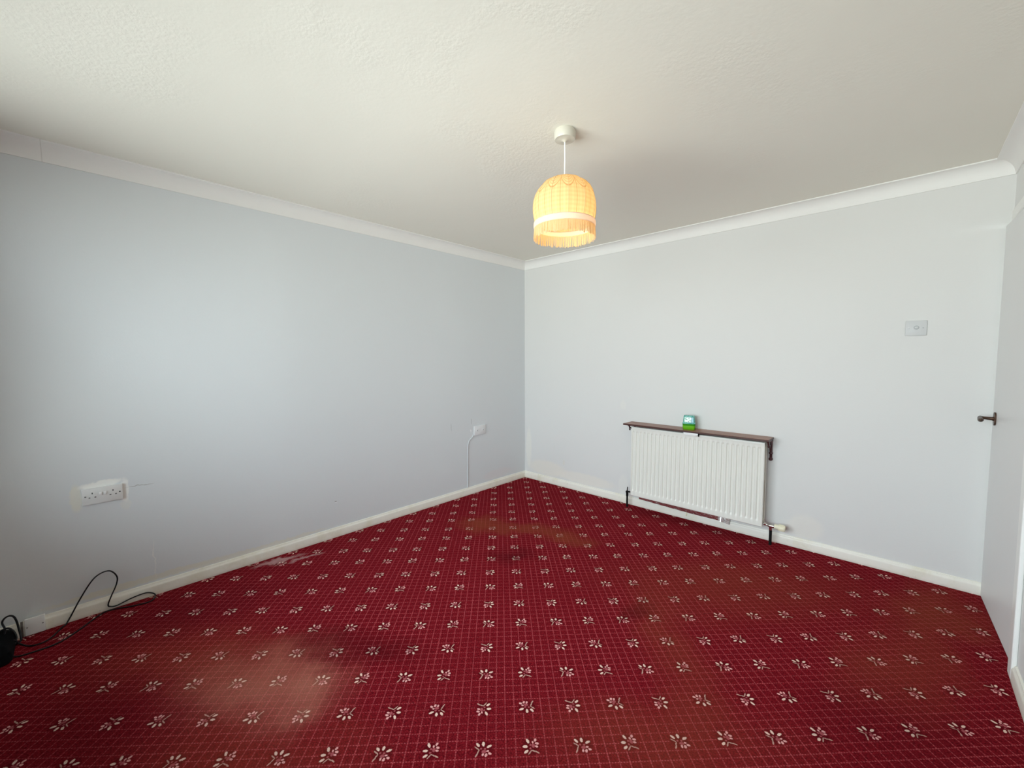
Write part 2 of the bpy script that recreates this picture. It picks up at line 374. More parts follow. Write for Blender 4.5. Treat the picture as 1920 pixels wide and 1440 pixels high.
def emis(name, col, st):
    b = NB(name); x = b.n('ShaderNodeEmission'); b.put(x.inputs[0], rgb(col)); x.inputs[1].default_value = st
    return b.end(x.outputs[0])
M_bulb = emis('lit warm bulb', (1.0, 0.74, 0.38), 6.0)
def glass_mat():
    b = NB('window glass')
    t = b.n('ShaderNodeBsdfTransparent'); gl = b.n('ShaderNodeBsdfGlossy'); gl.inputs['Roughness'].default_value = 0.02
    f = b.n('ShaderNodeFresnel'); f.inputs[0].default_value = 1.45
    mx = b.n('ShaderNodeMixShader'); b.t.links.new(f.outputs[0], mx.inputs[0]); b.t.links.new(t.outputs[0], mx.inputs[1]); b.t.links.new(gl.outputs[0], mx.inputs[2])
    return b.end(mx.outputs[0])
M_glass = glass_mat()
def freshener_mat(name, kind):
    b = NB(name); v = b.coord(); X, Y, Z = b.sep(v)
    if kind == 'lid':
        c = b.mix(b.step(b.noise(v, 70, 2), 0.4, 0.6), (0.06, 0.32, 0.26), (0.20, 0.52, 0.46))
        return b.end(b.bsdf(c, 0.2, 0, None, 0.6))
    if kind == 'base':
        c = b.mix(b.step(Z, 0.030, 0.036), (0.13, 0.42, 0.008), (0.03, 0.26, 0.012))
        return b.end(b.bsdf(c, 0.28, 0, None, 0.5))
    n1 = b.noise(v, 85, 2, 0.6)
    c = b.mix(b.step(n1, 0.50, 0.56), (0.80, 0.90, 0.86), (0.22, 0.62, 0.40))
    c = b.mix(b.step(X, 0.012, 0.022), c, (0.22, 0.52, 0.60))
    c = b.mix(b.step(b.noise(v, 130, 2, 0.5), 0.60, 0.66), c, (0.02, 0.08, 0.09))
    return b.end(b.bsdf(c, 0.25))
M_flid = freshener_mat('teal plastic', 'lid'); M_fbase = freshener_mat('lime green plastic', 'base'); M_flab = freshener_mat('printed label', 'label')

# ------------------------------------------------------------------ mesh helpers
class MB:
    def __init__(s): s.bm = bmesh.new(); s.mi = 0
    def _tag(s, faces):
        for f in faces: f.material_index = s.mi
    def box(s, x0, x1, y0, y1, z0, z1, bev=0.0, seg=2, mat=None):
        vs_ = [s.bm.verts.new((x, y, z)) for x in (x0, x1) for y in (y0, y1) for z in (z0, z1)]
        q = [(0, 1, 3, 2), (4, 6, 7, 5), (0, 4, 5, 1), (2, 3, 7, 6), (0, 2, 6, 4), (1, 5, 7, 3)]
        fs = [s.bm.faces.new([vs_[i] for i in f]) for f in q]
        bmesh.ops.recalc_face_normals(s.bm, faces=fs)
        allv = list(vs_)
        if bev > 0:
            ed = list({e_ for f in fs for e_ in f.edges})
            r = bmesh.ops.bevel(s.bm, geom=ed, offset=bev, segments=seg, profile=0.5, affect='EDGES')
            fs = list({f for v in r['verts'] if v.is_valid for f in v.link_faces} | {f for f in fs if f.is_valid})
            allv = list({v for f in fs for v in f.verts})
        s._tag(fs)
        if mat is not None: bmesh.ops.transform(s.bm, matrix=mat, verts=allv)
        return s
    def lathe(s, prof, n=48, mat=None, cap=True, arc=None):
        rings = []
        for (r, z) in prof:
            rings.append([s.bm.verts.new((r*math.cos(2*PI*i/n), r*math.sin(2*PI*i/n), z)) for i in range(n)])
        fs = []
        for a, b_ in zip(rings, rings[1:]):
            for i in range(n):
                j = (i+1) % n
                fs.append(s.bm.faces.new((a[i], a[j], b_[j], b_[i])))
        if cap:
            fs.append(s.bm.faces.new(rings[0][::-1])); fs.append(s.bm.faces.new(rings[-1]))
            bmesh.ops.recalc_face_normals(s.bm, faces=fs)
        s._tag(fs)
        if mat is not None: bmesh.ops.transform(s.bm, matrix=mat, verts=[v for r in rings for v in r])
        return s
    def tube(s, pts, r, n=10, smooth=0, closed=False):
        P = [Vector(p) for p in pts]
        if smooth:
            Q = []
            for i in range(len(P)-1):
                p0 = P[max(i-1, 0)]; p1 = P[i]; p2 = P[i+1]; p3 = P[min(i+2, len(P)-1)]
                for k in range(smooth):
                    t = k/smooth
                    Q.append(0.5*((2*p1) + (p2-p0)*t + (2*p0-5*p1+4*p2-p3)*t*t + (3*p1-p0-3*p2+p3)*t**3))
            Q.append(P[-1]); P = Q
        rad = r if isinstance(r, (list, tuple)) else [r]*len(P)
        rings = []; up = None
        for i, p in enumerate(P):
            t = (P[min(i+1, len(P)-1)] - P[max(i-1, 0)]).normalized()
            if up is None: up = t.orthogonal().normalized()
            up = (up - t*up.dot(t)).normalized(); sd = t.cross(up)
            rr = rad[min(i, len(rad)-1)]
            rings.append([s.bm.verts.new(p + (up*math.cos(2*PI*k/n) + sd*math.sin(2*PI*k/n))*rr) for k in range(n)])
        fs = []
        for a, b_ in zip(rings, rings[1:]):
            for k in range(n): fs.append(s.bm.faces.new((a[k], a[(k+1) % n], b_[(k+1) % n], b_[k])))
        fs.append(s.bm.faces.new(rings[0][::-1])); fs.append(s.bm.faces.new(rings[-1]))
        bmesh.ops.recalc_face_normals(s.bm, faces=fs)
        s._tag(fs); return s
    def cyl(s, p0, p1, r, n=24): return s.tube([p0, p1], r, n)
    def prism(s, poly, axis, a, b_):
        """poly: 2D outline in the two other axes; extruded along axis from a to b"""
        def mk(u, v, w):
            return {'x': (w, u, v), 'y': (u, w, v), 'z': (u, v, w)}[axis]
        A = [s.bm.verts.new(mk(u, v, a)) for u, v in poly]; B = [s.bm.verts.new(mk(u, v, b_)) for u, v in poly]
        n = len(poly); fs = [s.bm.faces.new(A[::-1]), s.bm.faces.new(B)]
        for i in range(n): fs.append(s.bm.faces.new((A[i], A[(i+1) % n], B[(i+1) % n], B[i])))
        bmesh.ops.recalc_face_normals(s.bm, faces=fs)
        s._tag(fs); return s
    def mat(s, i): s.mi = i; return s
    def build(s, name, mats, parent=None, smooth=False, loc=None):
        me = bpy.data.meshes.new(name); s.bm.to_mesh(me); s.bm.free()
        for m in (mats if isinstance(mats, (list, tuple)) else [mats]): me.materials.append(m)
        if smooth:
            me.shade_smooth() if hasattr(me, 'shade_smooth') else None
            try: me.set_sharp_from_angle(angle=math.radians(38))
            except Exception: pass
        o = bpy.data.objects.new(name, me); C.objects.link(o)
        if loc: o.location = loc
        if parent: o.parent = parent
        return o
def tag(o, label, cat, kind=None, group=None):
    o['label'] = label; o['category'] = cat
    if kind: o['kind'] = kind
    if group: o['group'] = group
    return o
def thing(name, label, cat, loc=(0, 0, 0), rz=0.0):
    o = bpy.data.objects.new(name, None); C.objects.link(o); o.empty_display_size = 0.1
    o.location = loc; o.rotation_euler = (0, 0, rz)
    return tag(o, label, cat)

# ------------------------------------------------------------------ room shell
TH = 0.14
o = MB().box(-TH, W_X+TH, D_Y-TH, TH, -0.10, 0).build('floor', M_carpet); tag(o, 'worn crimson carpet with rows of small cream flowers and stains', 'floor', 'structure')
o = MB().box(-TH, W_X+TH, D_Y-TH, TH, CEIL, CEIL+0.10).build('ceiling', M_ceil); tag(o, 'off-white painted ceiling with slightly rough patches', 'ceiling', 'structure')
o = MB().box(-TH, 0, D_Y-TH, TH, 0, CEIL).build('wall_left', M_left); tag(o, 'pale blue-grey painted wall on the left with two socket plates', 'wall', 'structure')
o = MB().box(0, W_X+TH, 0, TH, 0, CEIL).build('wall_back', M_back); tag(o, 'off-white wall behind the radiator', 'wall', 'structure')
# right wall, with the door opening y -.765 .. -.02, z 0 .. 2.05
DW0, DW1, DH = -0.765, -0.015, 2.075
m = MB(); m.box(W_X, W_X+TH, D_Y-TH, DW0, 0, CEIL); m.box(W_X, W_X+TH, DW0, 0, DH, CEIL); m.box(W_X, W_X+TH, DW1, 0, 0, DH)
o = m.build('wall_right', M_right); tag(o, 'pale wall at the right edge around the door', 'wall', 'structure')
m = MB()
m.box(0, WX0, D_Y-TH, D_Y, 0, CEIL); m.box(WX1, W_X, D_Y-TH, D_Y, 0, CEIL)
m.box(WX0, WX1, D_Y-TH, D_Y, 0, WZ0); m.box(WX0, WX1, D_Y-TH, D_Y, WZ1, CEIL)
o = m.build('wall_front', M_right); tag(o, 'window wall behind the viewer', 'wall', 'structure')
# hallway beyond the slightly open door
o = MB().box(W_X+TH+0.9, W_X+TH+0.95, -1.6, 0.6, -0.1, CEIL).build('wall_hall', M_right); tag(o, 'hall wall beyond the door', 'wall', 'structure')
# window
m = MB(); fy0, fy1 = D_Y-0.09, D_Y-0.04; fw_ = 0.055
m.box(WX0, WX1, fy0, fy1, WZ0, WZ0+fw_, 0.004); m.box(WX0, WX1, fy0, fy1, WZ1-fw_, WZ1, 0.004)
for xa in (WX0, (WX0+WX1)/2-0.035, WX1-fw_): m.box(xa, xa+(0.07 if abs(xa-(WX0+WX1)/2+0.035) < 1e-6 else fw_), fy0, fy1, WZ0+fw_, WZ1-fw_, 0.004)
win = m.build('window_1', M_arch); tag(win, 'white framed window in the wall behind the viewer', 'window', 'structure')
MB().box(WX0+fw_, (WX0+WX1)/2-0.035, D_Y-0.068, D_Y-0.064, WZ0+fw_, WZ1-fw_).build('window_pane', M_glass, win)
MB().box((WX0+WX1)/2+0.035, WX1-fw_, D_Y-0.068, D_Y-0.064, WZ0+fw_, WZ1-fw_).build('window_pane', M_glass, win)
MB().box(WX0-0.04, WX1+0.04, D_Y+0.001, D_Y+0.16, WZ0-0.03, WZ0-0.002, 0.006).build('window_sill', M_arch, win)

# cornice: coved profile (distance from wall, drop from ceiling)
K = 0.082
cove = [(0, 0), (K, 0), (K, 0.006), (K-0.006, 0.008)]
for i in range(1, 9):
    a = PI/2*i/9
    cove.append((K-0.008-(K-0.016)*math.sin(a)*1.0, 0.008+(K-0.016)*(1-math.cos(a))))
cove += [(0.006, K-0.008), (0.006, K-0.001), (0, K-0.001)]
def sweep(name, profile, path, inward, mat, label, cat, z_from_top=True):
    """path: 2 points; profile offset perpendicular (inward), mitred ends given as shifts per unit offset"""
    m = MB(); rings = []
    for (px_, py_), shift in path:
        ring = []
        for (dd, zz) in profile:
            ring.append(m.bm.verts.new((px_ + inward[0]*dd + shift[0]*dd, py_ + inward[1]*dd + shift[1]*dd, (CEIL-zz) if z_from_top else zz)))
        rings.append(ring)
    n = len(profile); fs = []
    for i in range(n):
        fs.append(m.bm.faces.new((rings[0][i], rings[0][(i+1) % n], rings[1][(i+1) % n], rings[1][i])))
    fs.append(m.bm.faces.new(rings[0][::-1])); fs.append(m.bm.faces.new(rings[1]))
    bmesh.ops.recalc_face_normals(m.bm, faces=fs)
    o = m.build(name, mat, smooth=True); tag(o, label, cat, 'structure'); return o
sweep('trim_1', cove, [((0, D_Y), (0, 1)), ((0, 0), (0, -1))], (1, 0), M_trim, 'white coved cornice along the left wall', 'cornice')
sweep('trim_2', cove, [((0, 0), (1, 0)), ((W_X, 0), (-1, 0))], (0, -1), M_trim, 'white coved cornice above the radiator wall', 'cornice')
sweep('trim_3', cove, [((W_X, 0), (0, -1)), ((W_X, D_Y), (0, 1))], (-1, 0), M_trim, 'white coved cornice at the right edge above the door', 'cornice')
sweep('trim_4', cove, [((W_X, D_Y), (-1, 0)), ((0, D_Y), (1, 0))], (0, 1), M_trim, 'white coved cornice above the window', 'cornice')
# skirting boards
bp = [(0, 0), (0.016, 0), (0.016, 0.050), (0.0135, 0.058), (0.009, 0.062), (0.007, 0.070), (0, 0.072)]
sweep('baseboard_left', bp, [((0, D_Y), (0, 1)), ((0, 0), (0, -1))], (1, 0), M_base, 'chipped cream skirting board along the left wall', 'skirting board', False)
sweep('baseboard_back', bp, [((0, 0), (1, 0)), ((W_X-0.002, 0), (0, 0))], (0, -1), M_base, 'cream skirting board behind and beside the radiator', 'skirting board', False)
sweep('baseboard_right', bp, [((W_X, -0.862), (0, 0)), ((W_X, D_Y), (0, 1))], (-1, 0), M_base, 'white skirting board at the lower right edge', 'skirting board', False)
sweep('baseboard_front', bp, [((W_X, D_Y), (-1, 0)), ((0, D_Y), (1, 0))], (0, 1), M_base, 'skirting board below the window', 'skirting board', False)

# architrave (hinge side and head) and the slightly open door
m = MB()
m.box(W_X-0.017, W_X-0.0003, -0.860, -0.790, 0, DH+0.055, 0.005)
m.box(W_X-0.017, W_X-0.0003, -0.790, -0.086, DH+0.0, DH+0.055, 0.005)
m.box(W_X-0.001, W_X+TH, -0.790, -0.767, 0, DH+0.02)
m.box(W_X+0.045, W_X+0.06, -0.767, -0.755, 0, DH)
o = m.build('trim_5', M_arch); tag(o, 'white door architrave at the right edge', 'door frame', 'structure')
hx, hy = W_X+0.002, -0.764
ang = math.atan2(0.029, 0.742)                   # swung a little into the room
door = MB().box(0, 0.040, 0, 0.742, 0.006, 2.068, 0.002).build('door_1', M_door)
door.location = (hx, hy, 0); door.rotation_euler = (0, 0, ang)
tag(door, 'flat off-white door standing slightly ajar at the right edge', 'door', 'structure')
# handle, in door coordinates (x<0 is into the room, y towards the free edge)
hm = MB()
def stadium(y0, z0, w, h, n=12):
    pts = []
    for i in range(n+1): a = PI*i/n; pts.append((y0+w*math.cos(a), z0+h-w+w*math.sin(a)))
    for i in range(n+1): a = PI+PI*i/n; pts.append((y0+w*math.cos(a), z0-h+w+w*math.sin(a)))
    return pts
HY, HZ = 0.672, 1.027
hm.prism(stadium(HY, HZ, 0.019, 0.036), 'x', -0.007, 0.0)
hm.tube([(-0.004, HY, HZ), (-0.014, HY, HZ), (-0.040, HY, HZ+0.002), (-0.056, HY-0.002, HZ+0.002)], [0.014, 0.009, 0.008, 0.010], 14)
hm.tube([(-0.056, HY+0.004, HZ+0.004), (-0.060, HY-0.015, HZ+0.004), (-0.062, HY-0.045, HZ), (-0.064, HY-0.075, HZ-0.002), (-0.067, HY-0.100, HZ+0.001), (-0.070, HY-0.110, HZ+0.004)],
        [0.009, 0.009, 0.0105, 0.012, 0.009, 0.003], 14)
hm.build('door_handle', M_brass, door, True)
for z in (0.262, 1.78):
    MB().cyl((-0.007, -0.002, z-0.035), (-0.007, -0.002, z+0.035), 0.006, 12).build('hinge', M_hinge, door, True)

# ------------------------------------------------------------------ radiator
RX0, RX1, RZ0, RZ1 = 1.383, 2.421, 0.131, 0.752
RF = -0.135                                       # front face
rad = thing('radiator', 'cream ribbed panel radiator on the back wall below the brown shelf', 'radiator', ((RX0+RX1)/2, -0.085, 0))
ox, oy = (RX0+RX1)/2, -0.085
NF, PITCH, F0 = 29, 0.0351, 1.405
m = MB()
def flute(x):
    t = (x - F0)/PITCH
    k = round(t)
    if k < 0 or k >= NF: return 0.0
    d = abs(t-k)
    if d > 0.30: return 0.0
    if d < 0.17: return 1.0
    return 0.5+0.5*math.cos(PI*(d-0.17)/0.13)
xs = [RX0+0.004, RX0+0.012]
for k in range(NF):
    for q in (-0.31, -0.265, -0.235, -0.2, -0.17, 0, 0.17, 0.2, 0.235, 0.265, 0.31): xs.append(F0+(k+q)*PITCH)
xs = sorted(x for x in xs if RX0+0.003 < x < RX1-0.010) + [RX1-0.009, RX1-0.004]
zs = [(RZ0+0.004, 0), (RZ0+0.040, 0), (RZ0+0.046, 0.25), (RZ0+0.052, 0.75), (RZ0+0.058, 1), (0.44, 1), (RZ1-0.050, 1), (RZ1-0.045, 0.8), (RZ1-0.040, 0.2), (RZ1-0.036, 0), (RZ1-0.014, 0), (RZ1-0.010, -0.35), (RZ1-0.006, 0.0), (RZ1-0.004, 0)]
grid = []
for z, a in zs:
    grid.append([m.bm.verts.new((x-ox, RF+0.0075*(flute(x)*a if a > 0 else a*0.5)-oy, z)) for x in xs])
for r0, r1 in zip(grid, grid[1:]):
    for i in range(len(xs)-1): m.bm.faces.new((r0[i], r0[i+1], r1[i+1], r1[i]))
# returned rim of the panel
bx0, bx1, bz0, bz1, by = RX0-ox, RX1-ox, RZ0, RZ1, RF+0.004-oy
def strip(a, b_):
    for i in range(len(a)-1): m.bm.faces.new((a[i], b_[i], b_[i+1], a[i+1]))
nv = m.bm.verts.new
bot = [nv((v.co.x if 0 < i < len(xs)-1 else (bx0 if i == 0 else bx1), by, bz0)) for i, v in enumerate(grid[0])]
top = [nv((v.co.x if 0 < i < len(xs)-1 else (bx0 if i == 0 else bx1), by, bz1)) for i, v in enumerate(grid[-1])]
strip(grid[0], bot); strip(top, grid[-1])
lf = [bot[0]] + [nv((bx0, by, z)) for z, _ in zs[1:-1]] + [top[0]]
rt = [bot[-1]] + [nv((bx1, by, z)) for z, _ in zs[1:-1]] + [top[-1]]
L_ = [g_[0] for g_ in grid]; R_ = [g_[-1] for g_ in grid]
for i in range(len(zs)-1):
    m.bm.faces.new((lf[i], L_[i], L_[i+1], lf[i+1])); m.bm.faces.new((R_[i], rt[i], rt[i+1], R_[i+1]))
ring = bot + rt[1:-1] + top[::-1] + lf[1:-1][::-1]
rb = [nv((v.co.x, by+0.012, v.co.z)) for v in ring]
for i in range(len(ring)):
    j = (i+1) % len(ring); m.bm.faces.new((ring[i], ring[j], rb[j], rb[i]))
m.bm.faces.new(rb)
bmesh.ops.recalc_face_normals(m.bm, faces=m.bm.faces[:])
m.build('front_panel', M_rad, rad, True)
m = MB(); m.box(bx0+0.02, bx1-0.004, -0.048-oy, -0.036-oy, bz0+0.004, bz1-0.004, 0.003)
m.build('back_panel', M_rad, rad)
m = MB()                                          # folded fins between the panels
n = 60
for i in range(n):
    xa = bx0+0.05 + (bx1-bx0-0.10)*i/n
    m.box(xa, xa+0.0012, -0.116-oy, -0.050-oy, bz0+0.05, bz1-0.05)
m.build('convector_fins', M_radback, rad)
for xx in (bx0+0.012, bx1-0.018):
    for zz in (bz0+0.026, bz1-0.026):
        m = MB(); m.cyl((xx, -0.121-oy, zz), (xx, -0.046-oy, zz), 0.014, 16)
        m.cyl((xx-0.016, -0.085-oy, zz), (xx+0.016, -0.085-oy, zz), 0.013, 8)
        m.build('end_connector', M_radback, rad, True)
for xx in (bx0+0.16, bx1-0.16):                   # wall hangers
    MB().box(xx-0.02, xx+0.02, -0.036-oy, -0.0005-oy, bz0+0.10, bz0+0.50, 0.002).build('wall_hanger', M_radback, rad)
# thermostatic valve, right
VX, VZ = 2.466, 0.140
v_ = MB()
v_.cyl((RX1-0.004-ox, -0.085-oy, 0.146), (VX-0.012-ox, -0.085-oy, VZ+0.001), 0.0075, 16)
v_.cyl((RX1+0.004-ox, -0.085-oy, 0.146), (RX1+0.016-ox, -0.085-oy, 0.144), 0.0125, 6)
v_.tube([(VX-0.020-ox, -0.085-oy, VZ), (VX-0.01-ox, -0.085-oy, VZ), (VX+0.012-ox, -0.085-oy, VZ), (VX+0.026-ox, -0.085-oy, VZ+0.001)], [0.009, 0.013, 0.013, 0.010], 16)
v_.cyl((VX-ox, -0.085-oy, VZ-0.004), (VX-ox, -0.085-oy, VZ-0.030), 0.012, 16)
valve = v_.build('valve_body', M_chrome, rad, True)
v_ = MB()
mt = Matrix.Translation((VX+0.022-ox, -0.085-oy, VZ+0.002)) @ Matrix.Rotation(PI/2, 4, 'Y')
v_.lathe([(0.012, 0), (0.017, 0.002), (0.018, 0.018), (0.020, 0.024), (0.0215, 0.030), (0.0215, 0.062), (0.018, 0.068), (0.008, 0.069)], 24, mt)
for i in range(12):
    a = 2*PI*i/12
    v_.box(-0.0022, 0.0022, 0.019, 0.0235, 0.030, 0.062, 0, mat=mt @ Matrix.Rotation(a, 4, 'Z'))
v_.build('thermostatic_head', M_creamp, valve, True)
MB().tube([(VX-ox, -0.085-oy, VZ-0.022), (VX-ox, -0.085-oy, 0.09), (VX-ox, -0.085-oy, 0.0)], [0.010, 0.0095, 0.0095], 14).build('pipe', M_pipe, rad, True)
# lockshield valve, left
LX, LZ = 1.328, 0.140
v_ = MB()
v_.cyl((RX0+0.004-ox, -0.085-oy, 0.146), (LX-ox, -0.085-oy, LZ), 0.0075, 16)
v_.tube([(LX-ox, -0.085-oy, LZ-0.040), (LX-ox, -0.085-oy, LZ-0.015), (LX-ox, -0.085-oy, LZ+0.008)], [0.011, 0.011, 0.009], 16)
v_.tube([(LX-ox, -0.085-oy, LZ+0.008), (LX+0.004-ox, -0.085-oy, LZ+0.044)], [0.005, 0.0045], 10)
v_.cyl((LX-0.012-ox, -0.085-oy, LZ-0.004), (LX-ox, -0.085-oy, LZ-0.004), 0.009, 6)
v_.build('valve_body', M_pipe, rad, True)
MB().tube([(LX-ox, -0.085-oy, LZ-0.03), (LX-ox, -0.085-oy, 0.0)], 0.0085, 14).build('pipe', M_pipe, rad, True)

# foil showing below the radiator, in front of the skirting top
m = MB(); nfx = 60; top_, bot_ = [], []
fx0, fx1 = 1.41, 2.174
nfx = 110
for i in range(nfx+1):
    t = i/nfx; x = fx0+(fx1-fx0)*t
    end = max(0.0, (t-0.89)/0.11)
    crumple = math.sin(i*1.9)*math.sin(i*0.83+1)
    y = -0.0205 - 0.0008*math.sin(37*t) - 0.010*min(1, end*2) - 0.004*crumple*(1 if end > 0 else 0.04)
    zb = 0.0735 - 0.015*min(1, t*1.6) - 0.008*end + 0.0008*math.sin(60*t) + 0.002*crumple*(end > 0)
    top_.append((x, y+(0.003 if end <= 0 else 0.012), 0.104)); bot_.append((x, y, zb))
vt = [m.bm.verts.new(p_) for p_ in top_]; vb = [m.bm.verts.new(p_) for p_ in bot_]
vt2 = [m.bm.verts.new((p_[0], p_[1]+0.0012, p_[2])) for p_ in top_]; vb2 = [m.bm.verts.new((p_[0], p_[1]+0.0012, p_[2])) for p_ in bot_]
for i in range(nfx):
    m.bm.faces.new((vb[i], vb[i+1], vt[i+1], vt[i])); m.bm.faces.new((vb2[i+1], vb2[i], vt2[i], vt2[i+1]))
    m.bm.faces.new((vb2[i], vb2[i+1], vb[i+1], vb[i])); m.bm.faces.new((vt[i], vt[i+1], vt2[i+1], vt2[i]))
m.bm.faces.new((vb[0], vt[0], vt2[0], vb2[0])); m.bm.faces.new((vt[-1], vb[-1], vb2[-1], vt2[-1]))
bmesh.ops.recalc_face_normals(m.bm, faces=m.bm.faces[:])
o = m.build('foil_strip', M_foil, None, True); tag(o, 'thin shiny foil strip reflecting red carpet, tucked against the skirting under the radiator', 'foil')
m = MB(); m.box(1.834, 1.846, -0.021, -0.0165, 0.040, 0.063, 0.0015); m.box(1.834, 1.842, -0.026, -0.0165, 0.030, 0.042, 0.0015)
o = m.build('pipe_clip', M_creamp); tag(o, 'tiny beige clip stuck on the skirting below the middle of the radiator', 'clip')

# ------------------------------------------------------------------ shelf
SX0, SX1, SY0, SZ = 1.319, 2.449, -0.166, 0.779
shelf = thing('wall_shelf', 'long narrow dark brown wooden shelf fixed above the radiator', 'shelf', ((SX0+SX1)/2, 0, SZ-0.0145))
cx = (SX0+SX1)/2
m = MB(); m.box(SX0-cx, SX1-cx, SY0, -0.001, 0.0, 0.0145, 0.003)
m.bm.faces.ensure_lookup_table()
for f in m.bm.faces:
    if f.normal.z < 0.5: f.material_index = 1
m.build('board', [M_wood, M_wood_edge], shelf)
def bracket(x):
    b_ = MB(); w = 0.008
    b_.box(x-w, x+w, -0.014, -0.001, -0.150, 0.0, 0.002)                # wall arm
    b_.box(x-w, x+w, -0.125, -0.002, -0.012, -0.0003, 0.002)            # shelf arm
    pts = []
    for i in range(9):
        a = PI/2*i/8
        pts.append((x, -0.010-0.095*(1-math.sin(a)), -0.008-0.100*(1-math.cos(a))))
    pts = [(x, -0.108, -0.012), (x, -0.098, -0.030), (x, -0.075, -0.036), (x, -0.055, -0.046), (x, -0.040, -0.062), (x, -0.030, -0.080), (x, -0.014, -0.100)]
    b_.tube(pts, 0.0065, 8, 4)
    b_.tube([(x, -0.098, -0.030), (x, -0.106, -0.040), (x, -0.098, -0.050), (x, -0.090, -0.044)], 0.0045, 8, 4)
    b_.box(x-w-0.004, x+w+0.004, -0.022, -0.001, -0.112, -0.100, 0.003)
    b_.cyl((x, -0.016, -0.150), (x, -0.001, -0.150), 0.013, 16)
    b_.cyl((x, -0.0175, -0.150), (x, -0.0155, -0.150), 0.005, 10)
    return b_
bracket(2.436-cx).build('bracket', M_bracket, shelf, True)
bracket(1.352-cx).build('bracket', M_bracket, shelf, True)

# white plastic piece hanging just under the shelf front
m = MB(); pts = [(1.850, 0.7640), (1.964, 0.7640), (1.964, 0.750), (1.945, 0.742), (1.872, 0.7425), (1.854, 0.750)]
m.prism(pts, 'y', -0.160, -0.1395)
bmesh.ops.bevel(m.bm, geom=m.bm.edges[:], offset=0.002, segments=2, profile=0.5, affect='EDGES')
hang = m.build('hook_clip', M_plastic, None, True); tag(hang, 'flat white plastic clip under the front edge of the brown shelf', 'clip')
MB().cyl((1.967, -0.152, 0.7640), (1.967, -0.152, 0.740), 0.004, 10).build('hook', M_pipe, hang, True)

# ------------------------------------------------------------------ air freshener
fr = thing('air_freshener', 'small green air freshener tub with a teal printed top standing on the shelf', 'air freshener', (1.867, -0.083, SZ), 0.25)
def rrect(w, d, r, n=6):
    out = []
    for cxx, cyy, a0 in ((w-r, d-r, 0), (-w+r, d-r, PI/2), (-w+r, -d+r, PI), (w-r, -d+r, 1.5*PI)):
        for i in range(n+1):
            a = a0+PI/2*i/n; out.append((cxx+r*math.cos(a), cyy+r*math.sin(a)))
    return out
def loft(m, secs, capb=True, capt=True):
    rings = [[m.bm.verts.new((x, y, z)) for x, y in rrect(w, d, r)] for (w, d, r, z) in secs]
    fs = []
    n = len(rings[0])
    for a, b_ in zip(rings, rings[1:]):
        for i in range(n): fs.append(m.bm.faces.new((a[i], a[(i+1) % n], b_[(i+1) % n], b_[i])))
    if capb: fs.append(m.bm.faces.new(rings[0][::-1]))
    if capt: fs.append(m.bm.faces.new(rings[-1]))
    bmesh.ops.recalc_face_normals(m.bm, faces=fs)
    m._tag(fs)
    return m
loft(MB(), [(0.040, 0.024, 0.010, 0.0), (0.044, 0.027, 0.012, 0.004), (0.047, 0.030, 0.012, 0.022), (0.047, 0.030, 0.012, 0.030), (0.045, 0.028, 0.012, 0.032), (0.047, 0.030, 0.012, 0.035), (0.048, 0.031, 0.012, 0.048)]).build('tub', M_fbase, fr, True)
loft(MB(), [(0.0485, 0.0315, 0.012, 0.048), (0.0485, 0.0315, 0.012, 0.054), (0.0445, 0.028, 0.012, 0.058), (0.041, 0.025, 0.012, 0.108), (0.038, 0.022, 0.010, 0.114), (0.034, 0.018, 0.008, 0.115)]).build('lid', M_flid, fr, True)
m = MB()
A_ = [(-0.036, -0.0290, 0.060), (0.036, -0.0290, 0.060), (0.033, -0.0262, 0.100), (-0.033, -0.0262, 0.100)]
f4 = [m.bm.verts.new(p_) for p_ in A_]; b4 = [m.bm.verts.new((x, y+0.003, z)) for x, y, z in A_]
m.bm.faces.new(f4); m.bm.faces.new(b4[::-1])
for i in range(4): m.bm.faces.new((f4[i], b4[i], b4[(i+1) % 4], f4[(i+1) % 4]))
bmesh.ops.recalc_face_normals(m.bm, faces=m.bm.faces[:])
lab = m.build('label_sticker', M_flab, fr)

# ------------------------------------------------------------------ light switch on the back wall
swt = thing('light_switch', 'square white switch plate with two screws on the wall near the door', 'light switch', (3.166, 0, 1.537))
MB().box(-0.047, 0.047, -0.010, -0.0003, -0.045, 0.045, 0.003).build('face_plate', M_switch, swt, True)
m = MB(); m.cyl((0.002, -0.0125, 0.003), (0.002, -0.0095, 0.003), 0.0125, 24)
m.build('toggle_collar', M_collar, swt, True)
m = MB(); m.box(-0.006, 0.010, -0.020, -0.011, -0.002, 0.008, 0.002); m.build('toggle', M_switch, swt, True)
for x in (-0.031, 0.031):
    MB().cyl((x, -0.0112, 0), (x, -0.0095, 0), 0.0035, 12).build('screw', M_screw, swt, True)

